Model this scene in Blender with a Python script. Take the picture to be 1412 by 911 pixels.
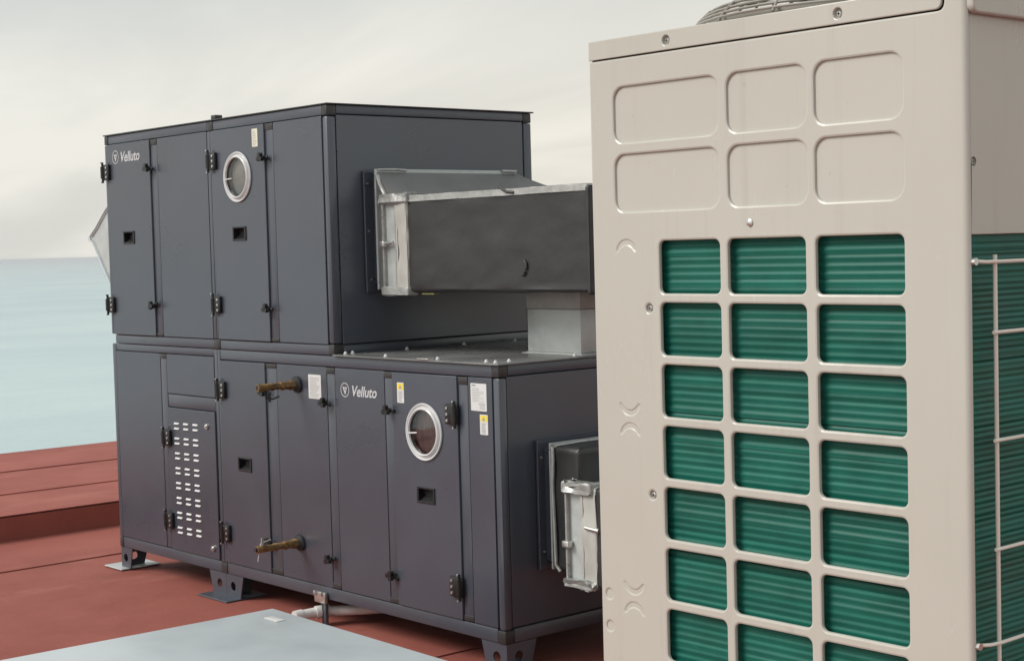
import bpy, bmesh, math, random
from mathutils import Vector, Matrix
random.seed(7)
R = math.radians
scene = bpy.context.scene
for o in list(bpy.data.objects): bpy.data.objects.remove(o)
COL = scene.collection

# ------------------------------------------------------------------ camera
cam = bpy.data.cameras.new("camera"); camo = bpy.data.objects.new("camera", cam); COL.objects.link(camo)
F_PX, IMG_W = 2216.35, 1412.0
cam.sensor_fit = 'HORIZONTAL'; cam.sensor_width = 36.0; cam.lens = 36.0 * F_PX / IMG_W
cam.clip_start = 0.05; cam.clip_end = 200000
PITCH, ROLL, YAW = 0.05239, -0.02694, -0.85229
fw = Vector((math.sin(YAW)*math.cos(PITCH), math.cos(YAW)*math.cos(PITCH), -math.sin(PITCH)))
rt = fw.cross(Vector((0, 0, 1))).normalized(); up = rt.cross(fw)
c_, s_ = math.cos(ROLL), math.sin(ROLL)
r2 = c_*rt + s_*up; u2 = -s_*rt + c_*up
camo.matrix_world = Matrix(((r2.x, u2.x, -fw.x, 0), (r2.y, u2.y, -fw.y, 0), (r2.z, u2.z, -fw.z, 1.6), (0, 0, 0, 1)))
scene.camera = camo

# ------------------------------------------------------------------ world, sun, exposure
SUN_DIR = Vector((-0.36, -0.68, 0.64)).normalized()          # towards the sun
world = bpy.data.worlds.new("World"); scene.world = world; world.use_nodes = True
wt = world.node_tree; wt.nodes.clear()
def wn(t, **k):
    n = wt.nodes.new(t)
    for a, b in k.items(): setattr(n, a, b)
    return n
wl = wt.links.new
w_out = wn('ShaderNodeOutputWorld'); w_bg = wn('ShaderNodeBackground'); w_bg.inputs['Strength'].default_value = 0.1
sky = wn('ShaderNodeTexSky', sky_type='NISHITA', sun_disc=False)
sky.sun_elevation = math.asin(SUN_DIR.z); sky.sun_rotation = math.atan2(SUN_DIR.x, SUN_DIR.y)
sky.dust_density = 4.0
tc = wn('ShaderNodeTexCoord'); sep = wn('ShaderNodeSeparateXYZ'); wl(tc.outputs['Generated'], sep.inputs[0])
def wm(op, a, b=None, clamp=False):
    n = wn('ShaderNodeMath', operation=op, use_clamp=clamp)
    for i, v in enumerate((a, b)):
        if v is None: continue
        if isinstance(v, (int, float)): n.inputs[i].default_value = v
        else: wl(v, n.inputs[i])
    return n.outputs[0]
zc = wm('MAXIMUM', sep.outputs[2], 0.0); zd = wm('ADD', zc, 0.16)
comb = wn('ShaderNodeCombineXYZ'); wl(wm('DIVIDE', sep.outputs[0], zd), comb.inputs[0]); wl(wm('DIVIDE', sep.outputs[1], zd), comb.inputs[1])
def wnoise(scale, detail, rough, dist, off):
    mp = wn('ShaderNodeMapping'); wl(comb.outputs[0], mp.inputs[0]); mp.inputs['Location'].default_value = off
    mp.inputs['Rotation'].default_value = (0, 0, R(48)); mp.inputs['Scale'].default_value = (0.75, 1.35, 1)
    n = wn('ShaderNodeTexNoise'); wl(mp.outputs[0], n.inputs['Vector'])
    n.inputs['Scale'].default_value = scale; n.inputs['Detail'].default_value = detail
    n.inputs['Roughness'].default_value = rough; n.inputs['Distortion'].default_value = dist
    return n.outputs['Fac']
cl = wnoise(0.75, 5, 0.5, 0.6, (1.3, 2.2, 0))
ramp = wn('ShaderNodeValToRGB'); wl(cl, ramp.inputs[0])
ramp.color_ramp.interpolation = 'EASE'
ramp.color_ramp.elements[0].position = 0.34; ramp.color_ramp.elements[0].color = (0.865, 0.88, 0.885, 1)
ramp.color_ramp.elements[1].position = 0.62; ramp.color_ramp.elements[1].color = (1.06, 1.055, 1.04, 1)
grad = wn('ShaderNodeValToRGB'); wl(zc, grad.inputs[0])
ge = grad.color_ramp.elements
ge[0].position = 0.0; ge[0].color = (0.81, 0.80, 0.75, 1)
ge[1].position = 0.9; ge[1].color = (0.80, 0.82, 0.82, 1)
e = ge.new(0.10); e.color = (0.825, 0.812, 0.76, 1)
e = ge.new(0.24); e.color = (0.655, 0.685, 0.685, 1)
mul = wn('ShaderNodeMix', data_type='RGBA', blend_type='MULTIPLY'); mul.inputs[0].default_value = 1.0
wl(grad.outputs[0], mul.inputs[6]); wl(ramp.outputs[0], mul.inputs[7])
# warmer towards +Y, where the cloud is thinner
azf = wm('MULTIPLY', wm('SUBTRACT', wm('DIVIDE', sep.outputs[1], wm('ADD', wm('ABSOLUTE', sep.outputs[0]), 0.4)), 0.25), 0.9, clamp=True)
azf = wm('MULTIPLY', azf, wm('SUBTRACT', 1.0, wm('MULTIPLY', zc, 1.6, clamp=True), clamp=True))
warm = wn('ShaderNodeMix', data_type='RGBA', blend_type='MULTIPLY'); wl(azf, warm.inputs[0])
wl(mul.outputs[2], warm.inputs[6]); warm.inputs[7].default_value = (1.12, 1.02, 0.90, 1)
ten = wn('ShaderNodeMix', data_type='RGBA', blend_type='MULTIPLY'); ten.inputs[0].default_value = 1.0
wl(warm.outputs[2], ten.inputs[6]); ten.inputs[7].default_value = (5.35, 5.35, 5.35, 1)
wmix = wn('ShaderNodeMix', data_type='RGBA'); wmix.inputs[0].default_value = 0.93
wl(sky.outputs[0], wmix.inputs[6]); wl(ten.outputs[2], wmix.inputs[7])
wl(wmix.outputs[2], w_bg.inputs['Color']); wl(w_bg.outputs[0], w_out.inputs['Surface'])

sun = bpy.data.lights.new("sun", 'SUN'); sun.energy = 1.5; sun.angle = R(28); sun.color = (1.0, 0.965, 0.915)
suno = bpy.data.objects.new("sun", sun); COL.objects.link(suno); suno.rotation_euler = SUN_DIR.to_track_quat('Z', 'Y').to_euler(); suno.location = (0, -4, 12)
vs = scene.view_settings; vs.view_transform = 'Standard'; vs.look = 'None'; vs.gamma = 1.0; vs.exposure = 0.95; vs.use_curve_mapping = False

# ------------------------------------------------------------------ materials
def mat(name, col, rough=0.5, metal=0.0, spec=0.5, noise=0.0, nscale=6.0, col2=None, bump=0.0, bscale=60.0, rvar=0.0, coat=0.0, stretch=(1, 1, 1), bdist=0.002, orand=0.0):
    m = bpy.data.materials.new(name); m.use_nodes = True; nt = m.node_tree; b = nt.nodes['Principled BSDF']; L = nt.links.new
    b.inputs['Base Color'].default_value = (*col, 1); b.inputs['Roughness'].default_value = rough; b.inputs['Metallic'].default_value = metal
    b.inputs['Specular IOR Level'].default_value = spec; b.inputs['Coat Weight'].default_value = coat
    t = nt.nodes.new('ShaderNodeTexCoord'); mp = nt.nodes.new('ShaderNodeMapping'); L(t.outputs['Object'], mp.inputs[0]); mp.inputs['Scale'].default_value = stretch
    oi = nt.nodes.new('ShaderNodeObjectInfo')
    cc = nt.nodes.new('ShaderNodeVectorMath'); cc.operation = 'ADD'; L(mp.outputs[0], cc.inputs[0])
    sc = nt.nodes.new('ShaderNodeVectorMath'); sc.operation = 'SCALE'; L(oi.outputs['Location'], sc.inputs[0]); sc.inputs['Scale'].default_value = 1.37; L(sc.outputs[0], cc.inputs[1])
    V = cc.outputs[0]
    if noise > 0 or rvar > 0:
        n = nt.nodes.new('ShaderNodeTexNoise'); n.inputs['Scale'].default_value = nscale; n.inputs['Detail'].default_value = 6; n.inputs['Roughness'].default_value = 0.6; L(V, n.inputs['Vector'])
        if noise > 0:
            mx = nt.nodes.new('ShaderNodeMix'); mx.data_type = 'RGBA'
            c2 = col2 or tuple(max(0, v*(1-noise)) for v in col); c1 = col if col2 else tuple(v*(1+noise) for v in col)
            rp = nt.nodes.new('ShaderNodeMapRange'); rp.inputs[1].default_value = 0.32; rp.inputs[2].default_value = 0.68; L(n.outputs['Fac'], rp.inputs[0])
            L(rp.outputs[0], mx.inputs[0]); mx.inputs[6].default_value = (*c2, 1); mx.inputs[7].default_value = (*c1, 1)
            last = mx.outputs[2]
            if orand > 0:
                hs = nt.nodes.new('ShaderNodeHueSaturation'); L(last, hs.inputs['Color'])
                mr = nt.nodes.new('ShaderNodeMapRange'); L(oi.outputs['Random'], mr.inputs[0]); mr.inputs[3].default_value = 1-orand; mr.inputs[4].default_value = 1+orand; L(mr.outputs[0], hs.inputs['Value']); last = hs.outputs[0]
            L(last, b.inputs['Base Color'])
        if rvar > 0:
            rr = nt.nodes.new('ShaderNodeMapRange'); rr.inputs[1].default_value = 0.3; rr.inputs[2].default_value = 0.7; rr.inputs[3].default_value = max(0.03, rough-rvar); rr.inputs[4].default_value = rough+rvar; L(n.outputs['Fac'], rr.inputs[0]); L(rr.outputs[0], b.inputs['Roughness'])
    if bump > 0:
        n2 = nt.nodes.new('ShaderNodeTexNoise'); n2.inputs['Scale'].default_value = bscale; n2.inputs['Detail'].default_value = 4; L(V, n2.inputs['Vector'])
        bp = nt.nodes.new('ShaderNodeBump'); bp.inputs['Strength'].default_value = bump; bp.inputs['Distance'].default_value = bdist; L(n2.outputs['Fac'], bp.inputs['Height']); L(bp.outputs[0], b.inputs['Normal'])
    return m
M = {}
M['paint'] = mat('charcoal_paint', (0.048, 0.056, 0.074), 0.30, spec=0.9, noise=0.10, nscale=1.7, rvar=0.05, orand=0.07)
M['frame'] = mat('charcoal_frame_profile', (0.055, 0.063, 0.080), 0.34, spec=0.75, noise=0.06, nscale=3, rvar=0.04)
M['gasket'] = mat('black_gasket', (0.006, 0.006, 0.007), 0.7, noise=0.2)
M['black'] = mat('black_plastic', (0.012, 0.012, 0.013), 0.35, noise=0.15, nscale=20)
M['roofplate'] = mat('dark_roof_sheet', (0.14, 0.142, 0.14), 0.27, spec=0.8, noise=0.2, nscale=4, rvar=0.1)
M['lip'] = mat('dark_lip', (0.03, 0.029, 0.03), 0.4, noise=0.1)
M['white'] = mat('white_cap', (0.62, 0.62, 0.61), 0.35, noise=0.04)
M['steel'] = mat('zinc_screw', (0.62, 0.62, 0.60), 0.3, metal=0.85, noise=0.08, nscale=30)
M['louvre'] = mat('bare_aluminium_louvre', (0.58, 0.58, 0.575), 0.38, metal=0.35, noise=0.06, nscale=25)
M['galv'] = mat('galvanised_sheet', (0.46, 0.485, 0.475), 0.42, metal=0.25, noise=0.10, nscale=14, rvar=0.1, bump=0.05, bscale=8)
M['galvlid'] = mat('weathered_galvanised_lid', (0.475, 0.52, 0.535), 0.40, metal=0.05, noise=0.04, nscale=3, rvar=0.08, bump=0.06, bscale=2.5, bdist=0.01)
M['foil'] = mat('foil_tape', (0.38, 0.385, 0.37), 0.36, metal=0.4, noise=0.12, nscale=30, rvar=0.12, bump=0.5, bscale=45, bdist=0.006)
M['whitetape'] = mat('white_wrap', (0.40, 0.395, 0.365), 0.55, noise=0.08, nscale=14, bump=0.6, bscale=28, bdist=0.008, stretch=(1, 1, 0.25))
M['insul'] = mat('black_rubber_insulation', (0.024, 0.024, 0.025), 0.48, spec=0.5, noise=0.12, nscale=5, rvar=0.05, bump=0.35, bscale=7, bdist=0.012)
M['insul2'] = mat('grey_rubber_insulation', (0.14, 0.14, 0.138), 0.55, noise=0.14, nscale=6, bump=0.25, bscale=12, bdist=0.006)
M['brass'] = mat('tarnished_brass', (0.27, 0.17, 0.075), 0.36, metal=0.7, noise=0.45, nscale=18, rvar=0.1)
M['rubber'] = mat('rubber_collar', (0.02, 0.02, 0.023), 0.6, noise=0.1)
M['pvc'] = mat('white_pvc', (0.62, 0.61, 0.59), 0.4, noise=0.05)
M['sticker'] = mat('paper_sticker', (0.60, 0.60, 0.59), 0.5, noise=0.03, nscale=30)
M['print'] = mat('grey_print', (0.30, 0.30, 0.31), 0.5, noise=0.1)
M['yellow'] = mat('warning_yellow', (0.78, 0.60, 0.03), 0.45, noise=0.05)
M['cream_sticker'] = mat('cream_sticker', (0.66, 0.65, 0.52), 0.5, noise=0.05)
M['logo'] = mat('white_lettering', (0.52, 0.52, 0.53), 0.45, noise=0.02)
M['ringplastic'] = mat('clear_porthole_plastic', (0.60, 0.60, 0.60), 0.2, spec=0.7, noise=0.06, nscale=20)
M['sky_reflection'] = mat('painted_sky_reflection', (0.80, 0.795, 0.76), 0.5, noise=0.08, nscale=12)  # sky reflected in the upper porthole, painted as a pale backing colour
M['roof_reflection'] = mat('painted_roof_reflection', (0.38, 0.28, 0.275), 0.6, noise=0.25, nscale=40, stretch=(1, 1, 0.2))  # red roof reflected in the lower porthole, painted as a mauve backing colour
def weathered_beige():
    m = mat('beige_powder_coat', (0.455, 0.440, 0.400), 0.40, spec=0.5); nt = m.node_tree; b = nt.nodes['Principled BSDF']; L = nt.links.new
    g = nt.nodes.new('ShaderNodeNewGeometry')
    def nz(sc, st, lo, hi, d=6):
        mp = nt.nodes.new('ShaderNodeMapping'); L(g.outputs['Position'], mp.inputs[0]); mp.inputs['Scale'].default_value = st
        n = nt.nodes.new('ShaderNodeTexNoise'); n.inputs['Scale'].default_value = sc; n.inputs['Detail'].default_value = d; n.inputs['Roughness'].default_value = 0.62; L(mp.outputs[0], n.inputs['Vector'])
        r = nt.nodes.new('ShaderNodeMapRange'); r.inputs[1].default_value = lo; r.inputs[2].default_value = hi; L(n.outputs['Fac'], r.inputs[0]); return r.outputs[0]
    def mixc(f, k, a, col):
        mu = nt.nodes.new('ShaderNodeMath'); mu.operation = 'MULTIPLY'; L(f, mu.inputs[0]); mu.inputs[1].default_value = k
        mx = nt.nodes.new('ShaderNodeMix'); mx.data_type = 'RGBA'; L(mu.outputs[0], mx.inputs[0])
        if isinstance(a, tuple): mx.inputs[6].default_value = (*a, 1)
        else: L(a, mx.inputs[6])
        mx.inputs[7].default_value = (*col, 1); return mx.outputs[2]
    c = mixc(nz(2.2, (1, 1, 1), 0.35, 0.7), 0.6, (0.468, 0.458, 0.408), (0.430, 0.420, 0.372))
    c = mixc(nz(26, (1, 1, 0.045), 0.54, 0.78), 0.40, c, (0.33, 0.32, 0.275))
    c = mixc(nz(60, (1, 1, 1), 0.70, 0.80, 3), 0.35, c, (0.22, 0.20, 0.17))
    L(c, b.inputs['Base Color']); L(nz(5, (1, 1, 0.4), 0.2, 1.6), b.inputs['Roughness']); return m
M['beige'] = weathered_beige()
M['wire'] = mat('cream_wire', (0.74, 0.70, 0.625), 0.4, noise=0.04)
M['greycap'] = mat('grey_fan_guard', (0.25, 0.23, 0.20), 0.45, noise=0.1)
M['dark'] = mat('dark_cavity', (0.02, 0.02, 0.02), 0.8, noise=0.1)
M['coil'] = mat('green_coated_fin', (0.009, 0.112, 0.082), 0.40, spec=0.25, noise=0.18, nscale=9, stretch=(1, 1, 0.1), orand=0.14, rvar=0.08)
M['concrete'] = mat('concrete', (0.35, 0.34, 0.32), 0.85, noise=0.12, nscale=4, bump=0.2, bscale=30)

def membrane():
    m = bpy.data.materials.new('red_roof_membrane'); m.use_nodes = True; nt = m.node_tree; b = nt.nodes['Principled BSDF']; L = nt.links.new
    t = nt.nodes.new('ShaderNodeNewGeometry')
    def nz(s, d, st=(1, 1, 1)):
        mp = nt.nodes.new('ShaderNodeMapping'); L(t.outputs['Position'], mp.inputs[0]); mp.inputs['Scale'].default_value = st
        n = nt.nodes.new('ShaderNodeTexNoise'); n.inputs['Scale'].default_value = s; n.inputs['Detail'].default_value = d; n.inputs['Roughness'].default_value = 0.62; L(mp.outputs[0], n.inputs['Vector']); return n.outputs['Fac']
    def mixc(f, a, bb, lo, hi):
        r = nt.nodes.new('ShaderNodeMapRange'); r.inputs[1].default_value = lo; r.inputs[2].default_value = hi; L(f, r.inputs[0])
        mx = nt.nodes.new('ShaderNodeMix'); mx.data_type = 'RGBA'; L(r.outputs[0], mx.inputs[0])
        for i, v in ((6, a), (7, bb)):
            if isinstance(v, tuple): mx.inputs[i].default_value = (*v, 1)
            else: L(v, mx.inputs[i])
        return mx.outputs[2]
    c1 = mixc(nz(1.6, 10), (0.232, 0.062, 0.046), (0.288, 0.084, 0.063), 0.36, 0.64)
    c2 = mixc(nz(2.3, 9, (1, 0.35, 1)), c1, (0.37, 0.135, 0.105), 0.56, 0.80)
    c3 = mixc(nz(0.7, 7), c2, (0.22, 0.066, 0.054), 0.60, 0.80)
    c4 = mixc(nz(420, 2), c3, (0.44, 0.20, 0.165), 0.60, 0.80)
    L(c4, b.inputs['Base Color']); b.inputs['Roughness'].default_value = 0.82; b.inputs['Specular IOR Level'].default_value = 0.35
    bp = nt.nodes.new('ShaderNodeBump'); bp.inputs['Strength'].default_value = 0.45; bp.inputs['Distance'].default_value = 0.01
    ad = nt.nodes.new('ShaderNodeMath'); ad.operation = 'MULTIPLY_ADD'; L(nz(300, 3), ad.inputs[0]); ad.inputs[1].default_value = 0.12; L(nz(6, 5), ad.inputs[2]); L(ad.outputs[0], bp.inputs['Height']); L(bp.outputs[0], b.inputs['Normal'])
    return m
M['membrane'] = membrane()

def sea_mat():
    m = bpy.data.materials.new('sea_water'); m.use_nodes = True; nt = m.node_tree; b = nt.nodes['Principled BSDF']; L = nt.links.new
    t = nt.nodes.new('ShaderNodeNewGeometry')
    mp = nt.nodes.new('ShaderNodeMapping'); L(t.outputs['Position'], mp.inputs[0]); mp.inputs['Scale'].default_value = (1, 0.45, 1)
    n = nt.nodes.new('ShaderNodeTexNoise'); n.inputs['Scale'].default_value = 0.012; n.inputs['Detail'].default_value = 10; n.inputs['Roughness'].default_value = 0.68; L(mp.outputs[0], n.inputs['Vector'])
    mx = nt.nodes.new('ShaderNodeMix'); mx.data_type = 'RGBA'
    mr = nt.nodes.new('ShaderNodeMapRange'); mr.inputs[1].default_value = 0.35; mr.inputs[2].default_value = 0.65; L(n.outputs['Fac'], mr.inputs[0]); L(mr.outputs[0], mx.inputs[0])
    mx.inputs[6].default_value = (0.345, 0.450, 0.462, 1); mx.inputs[7].default_value = (0.44, 0.54, 0.53, 1)
    L(mx.outputs[2], b.inputs['Base Color']); b.inputs['Roughness'].default_value = 0.45; b.inputs['Specular IOR Level'].default_value = 0.3
    n2 = nt.nodes.new('ShaderNodeTexNoise'); n2.inputs['Scale'].default_value = 0.35; n2.inputs['Detail'].default_value = 6; n2.inputs['Roughness'].default_value = 0.6; L(mp.outputs[0], n2.inputs['Vector'])
    bp = nt.nodes.new('ShaderNodeBump'); bp.inputs['Strength'].default_value = 0.35; bp.inputs['Distance'].default_value = 0.8; L(n2.outputs['Fac'], bp.inputs['Height']); L(bp.outputs[0], b.inputs['Normal'])
    return m
M['sea'] = sea_mat()

def glass_mat():
    m = bpy.data.materials.new('porthole_acrylic'); m.use_nodes = True; nt = m.node_tree; nt.nodes.clear(); L = nt.links.new
    o = nt.nodes.new('ShaderNodeOutputMaterial'); mx = nt.nodes.new('ShaderNodeMixShader'); tr = nt.nodes.new('ShaderNodeBsdfTransparent'); gl = nt.nodes.new('ShaderNodeBsdfGlossy'); fr = nt.nodes.new('ShaderNodeFresnel')
    tr.inputs[0].default_value = (0.93, 0.92, 0.91, 1); gl.inputs['Roughness'].default_value = 0.06; fr.inputs[0].default_value = 1.8
    L(fr.outputs[0], mx.inputs[0]); L(tr.outputs[0], mx.inputs[1]); L(gl.outputs[0], mx.inputs[2]); L(mx.outputs[0], o.inputs[0]); return m
M['acrylic'] = glass_mat()
M['olive'] = mat('olive_tag_plastic', (0.20, 0.20, 0.07), 0.5, noise=0.1)
M['galv_dull'] = mat('dull_galvanised_sheet', (0.30, 0.305, 0.29), 0.5, metal=0.15, noise=0.12, nscale=18, rvar=0.08)

# ------------------------------------------------------------------ mesh helpers
def tag(o, label=None, cat=None, group=None, kind=None):
    if label: o['label'] = label
    if cat: o['category'] = cat
    if group: o['group'] = group
    if kind: o['kind'] = kind
    return o
def empty(name, loc, rz=0, **k):
    o = bpy.data.objects.new(name, None); COL.objects.link(o); o.location = loc; o.rotation_euler = (0, 0, rz); o.empty_display_size = 0.1
    return tag(o, **k)
def link(name, me, mats, parent=None, loc=(0, 0, 0), rot=(0, 0, 0)):
    for mm in (mats if isinstance(mats, (list, tuple)) else [mats]):
        if len(me.materials) < (len(mats) if isinstance(mats, (list, tuple)) else 1): me.materials.append(M[mm])
    o = bpy.data.objects.new(name, me); COL.objects.link(o); o.parent = parent; o.location = loc; o.rotation_euler = rot
    return o
def smooth(me, ang=35):
    me.polygons.foreach_set('use_smooth', [True]*len(me.polygons))
    try: me.set_sharp_from_angle(angle=R(ang))
    except Exception: pass
def bm_obj(name, bm, mats, parent=None, loc=(0, 0, 0), sm=True, rot=(0, 0, 0), ang=35):
    bmesh.ops.recalc_face_normals(bm, faces=bm.faces)
    me = bpy.data.meshes.new(name); bm.to_mesh(me); bm.free()
    if sm: smooth(me, ang)
    return link(name, me, mats, parent, loc, rot)
def copy_to(o, parent, loc, rot=None, name=None):
    c = o.copy(); COL.objects.link(c); c.parent = parent; c.location = loc
    if rot is not None: c.rotation_euler = rot
    return c
def abox(bm, x0, x1, y0, y1, z0, z1, bev=0.0, mi=0, seg=2):
    vs_ = [bm.verts.new(p) for p in ((x0, y0, z0), (x1, y0, z0), (x1, y1, z0), (x0, y1, z0), (x0, y0, z1), (x1, y0, z1), (x1, y1, z1), (x0, y1, z1))]
    fs = [bm.faces.new([vs_[i] for i in q]) for q in ((0, 3, 2, 1), (4, 5, 6, 7), (0, 1, 5, 4), (1, 2, 6, 5), (2, 3, 7, 6), (3, 0, 4, 7))]
    for f in fs: f.material_index = mi
    if bev > 0:
        es = list({e for f in fs for e in f.edges})
        r = bmesh.ops.bevel(bm, geom=es, offset=bev, segments=seg, profile=0.5, affect='EDGES')
        for f in r['faces']: f.material_index = mi
    return vs_
def box(name, x0, x1, y0, y1, z0, z1, mm, parent=None, bev=0.0, seg=2, loc=(0, 0, 0)):
    bm = bmesh.new(); abox(bm, x0, x1, y0, y1, z0, z1, bev, seg=seg); return bm_obj(name, bm, mm, parent, loc)
def acyl(bm, p0, p1, r, n=16, mi=0, r1=None, cap=True):
    p0, p1 = Vector(p0), Vector(p1); d = (p1-p0).normalized(); a = d.orthogonal().normalized(); b = d.cross(a); r1 = r if r1 is None else r1
    A = [bm.verts.new(p0+r*(a*math.cos(2*math.pi*i/n)+b*math.sin(2*math.pi*i/n))) for i in range(n)]
    B = [bm.verts.new(p1+r1*(a*math.cos(2*math.pi*i/n)+b*math.sin(2*math.pi*i/n))) for i in range(n)]
    for i in range(n): f = bm.faces.new((A[i], A[(i+1) % n], B[(i+1) % n], B[i])); f.material_index = mi
    if cap:
        f = bm.faces.new(A[::-1]); f.material_index = mi; f = bm.faces.new(B); f.material_index = mi
def atube(bm, pts, r, n=10, mi=0, closed=False):
    pts = [Vector(q) for q in pts]; N = len(pts); rings = []
    for i, q in enumerate(pts):
        if closed: d = pts[(i+1) % N]-pts[i-1]
        else: d = pts[min(i+1, N-1)]-pts[max(i-1, 0)]
        d.normalize(); ref = Vector((0, 0, 1)) if abs(d.z) < 0.9 else Vector((1, 0, 0))
        a = d.cross(ref).normalized(); b = d.cross(a)
        rings.append([bm.verts.new(q+r*(a*math.cos(2*math.pi*k/n)+b*math.sin(2*math.pi*k/n))) for k in range(n)])
    for i in range(N if closed else N-1):
        A, B = rings[i], rings[(i+1) % N]
        for k in range(n): f = bm.faces.new((A[k], A[(k+1) % n], B[(k+1) % n], B[k])); f.material_index = mi
    if not closed:
        bm.faces.new(rings[0][::-1]).material_index = mi; bm.faces.new(rings[-1]).material_index = mi
def alathe(bm, prof, n=40, mi=0):      # profile (r, h), axis -Y (towards the front of a door)
    rings = [[bm.verts.new((r*math.cos(2*math.pi*k/n), -h, r*math.sin(2*math.pi*k/n))) for k in range(n)] for r, h in prof]
    for i in range(len(rings)-1):
        for k in range(n): bm.faces.new((rings[i][k], rings[i][(k+1) % n], rings[i+1][(k+1) % n], rings[i+1][k])).material_index = mi
def rrect(x0, x1, y0, y1, r, n=5):
    P = []
    for cx, cy, a0 in ((x1-r, y1-r, 0), (x0+r, y1-r, 90), (x0+r, y0+r, 180), (x1-r, y0+r, 270)):
        for k in range(n+1): a = R(a0+90*k/n); P.append((cx+r*math.cos(a), cy+r*math.sin(a)))
    return P
def circ(cx, cy, r, n=24): return [(cx+r*math.cos(2*math.pi*k/n), cy+r*math.sin(2*math.pi*k/n)) for k in range(n)]
FRONT = Matrix(((1, 0, 0, 0), (0, 0, -1, 0), (0, 1, 0, 0), (0, 0, 0, 1)))      # (x, z) drawn, thickness to -Y
SIDE = Matrix(((0, 0, 1, 0), (1, 0, 0, 0), (0, 1, 0, 0), (0, 0, 0, 1)))        # (y, z) drawn, thickness to +X
FLAT = Matrix.Identity(4)
def plate(outer, holes, t, bev, M4, depth0):
    """flat plate with real holes and rounded edges; its outer face lies at depth0 along the plate's normal"""
    cu = bpy.data.curves.new('tmp', 'CURVE'); cu.dimensions = '2D'; cu.fill_mode = 'BOTH'
    for P in [outer]+holes:
        s = cu.splines.new('POLY'); s.points.add(len(P)-1)
        for q, v in zip(s.points, P): q.co = (v[0], v[1], 0, 1)
        s.use_cyclic_u = True
    cu.extrude = max(t/2-bev, 0.0); cu.bevel_depth = bev; cu.bevel_resolution = 1; cu.offset = -bev
    ob = bpy.data.objects.new('tmp', cu); me = bpy.data.meshes.new_from_object(ob)
    bpy.data.objects.remove(ob); bpy.data.curves.remove(cu)
    me.transform(Matrix.Translation((0, 0, depth0-t/2))); me.transform(M4); me.materials.clear()
    smooth(me, 40); return me
def text_mesh(body, size, shear=0.0, offset=0.0, spacing=1.0):
    cu = bpy.data.curves.new('tmp', 'FONT'); cu.body = body; cu.size = size; cu.shear = shear; cu.offset = offset; cu.space_character = spacing; cu.extrude = 0.0006; cu.resolution_u = 3
    ob = bpy.data.objects.new('tmp', cu); me = bpy.data.meshes.new_from_object(ob); bpy.data.objects.remove(ob); bpy.data.curves.remove(cu)
    me.transform(FRONT); me.materials.clear(); return me

# ================================================================== the setting
sea = bmesh.new()
for q in (bmesh.ops.create_circle(sea, cap_ends=True, cap_tris=False, segments=96, radius=30000),): pass
tag(bm_obj('sea', sea, 'sea', loc=(0, 0, -26), sm=False), kind='structure')

def sheet_floor(name, x0, x1, y0, y1, top, thick, mm, seams, parent_kind='structure'):
    f = box(name, x0, x1, y0, y1, top-thick, top-0.008, mm); tag(f, kind=parent_kind)
    for a, b in zip(seams[:-1], seams[1:]):
        lap = 0.05 if b < x1-0.01 else 0.0
        bm = bmesh.new(); n = 26
        # a slightly tilted sheet: low on the left, lapped over its neighbour on the right
        rows = []
        for i in range(n+1):
            y = y0+(y1-y0)*i/n; w1 = random.uniform(-0.006, 0.006); wz = random.uniform(0, 0.0015)
            rows.append([bm.verts.new(p) for p in ((a, y, top-0.007), (a, y, top-0.003), (b+lap+w1, y, top+0.003+wz), (b+lap+w1, y, top-0.002+wz))])
        for i in range(n):
            for k in range(4): bm.faces.new((rows[i][k], rows[i][(k+1) % 4], rows[i+1][(k+1) % 4], rows[i+1][k]))
        bm.faces.new(rows[0][::-1]); bm.faces.new(rows[-1])
        bm_obj('membrane_sheet', bm, 'membrane', f, sm=False)
    return f
EDGE_X, STEP_X, STEP_Z = -11.68, -8.77, 0.14
floor = sheet_floor('roof_floor', STEP_X, 6.0, -6.0, 16.0, 0.0, 3.0, 'concrete', [STEP_X, -7.95, -5.95, -4.95, -3.95, -2.95, -1.95, -0.95, 0.05, 1.05, 2.05, 3.05, 4.05, 5.05, 6.0])
step = sheet_floor('roof_step', EDGE_X, STEP_X, -6.0, 16.0, STEP_Z, 3.14, 'membrane', [EDGE_X, -10.66, -9.64, STEP_X])

# ================================================================== large dark air handling unit
AX, AY = -4.50085, 3.86308          # world position of its near front corner; local X runs along the front, Y to the back
ZB, ZM, ZT = 0.1153, 1.1594, 2.2085
XL, XU, DEP = -3.0218, -1.0528, 1.142
ahu = empty('air_handling_unit', (AX, AY, 0), label='large two-storey charcoal metal air handling unit with doors and portholes', cat='air handler')
GAP = 0.003
box('lower_carcass', XL+0.018, -0.018, 0.018, DEP-0.018, ZB+0.01, ZM-0.012, 'gasket', ahu)
box('upper_carcass', XL+0.018, XU-0.018, 0.018, DEP-0.018, ZM+0.004, ZT-0.01, 'gasket', ahu)

def post(x0, x1, z0, z1, y0=0.0, y1=0.05, parent=ahu, mm='frame', name='post', bev=0.003):
    return box(name, x0, x1, y0, y1, z0, z1, mm, parent, bev)
def rail(x0, x1, z0, z1, y0=0.001, y1=0.05): return post(x0, x1, z0, z1, y0, y1, name='rail')
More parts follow.
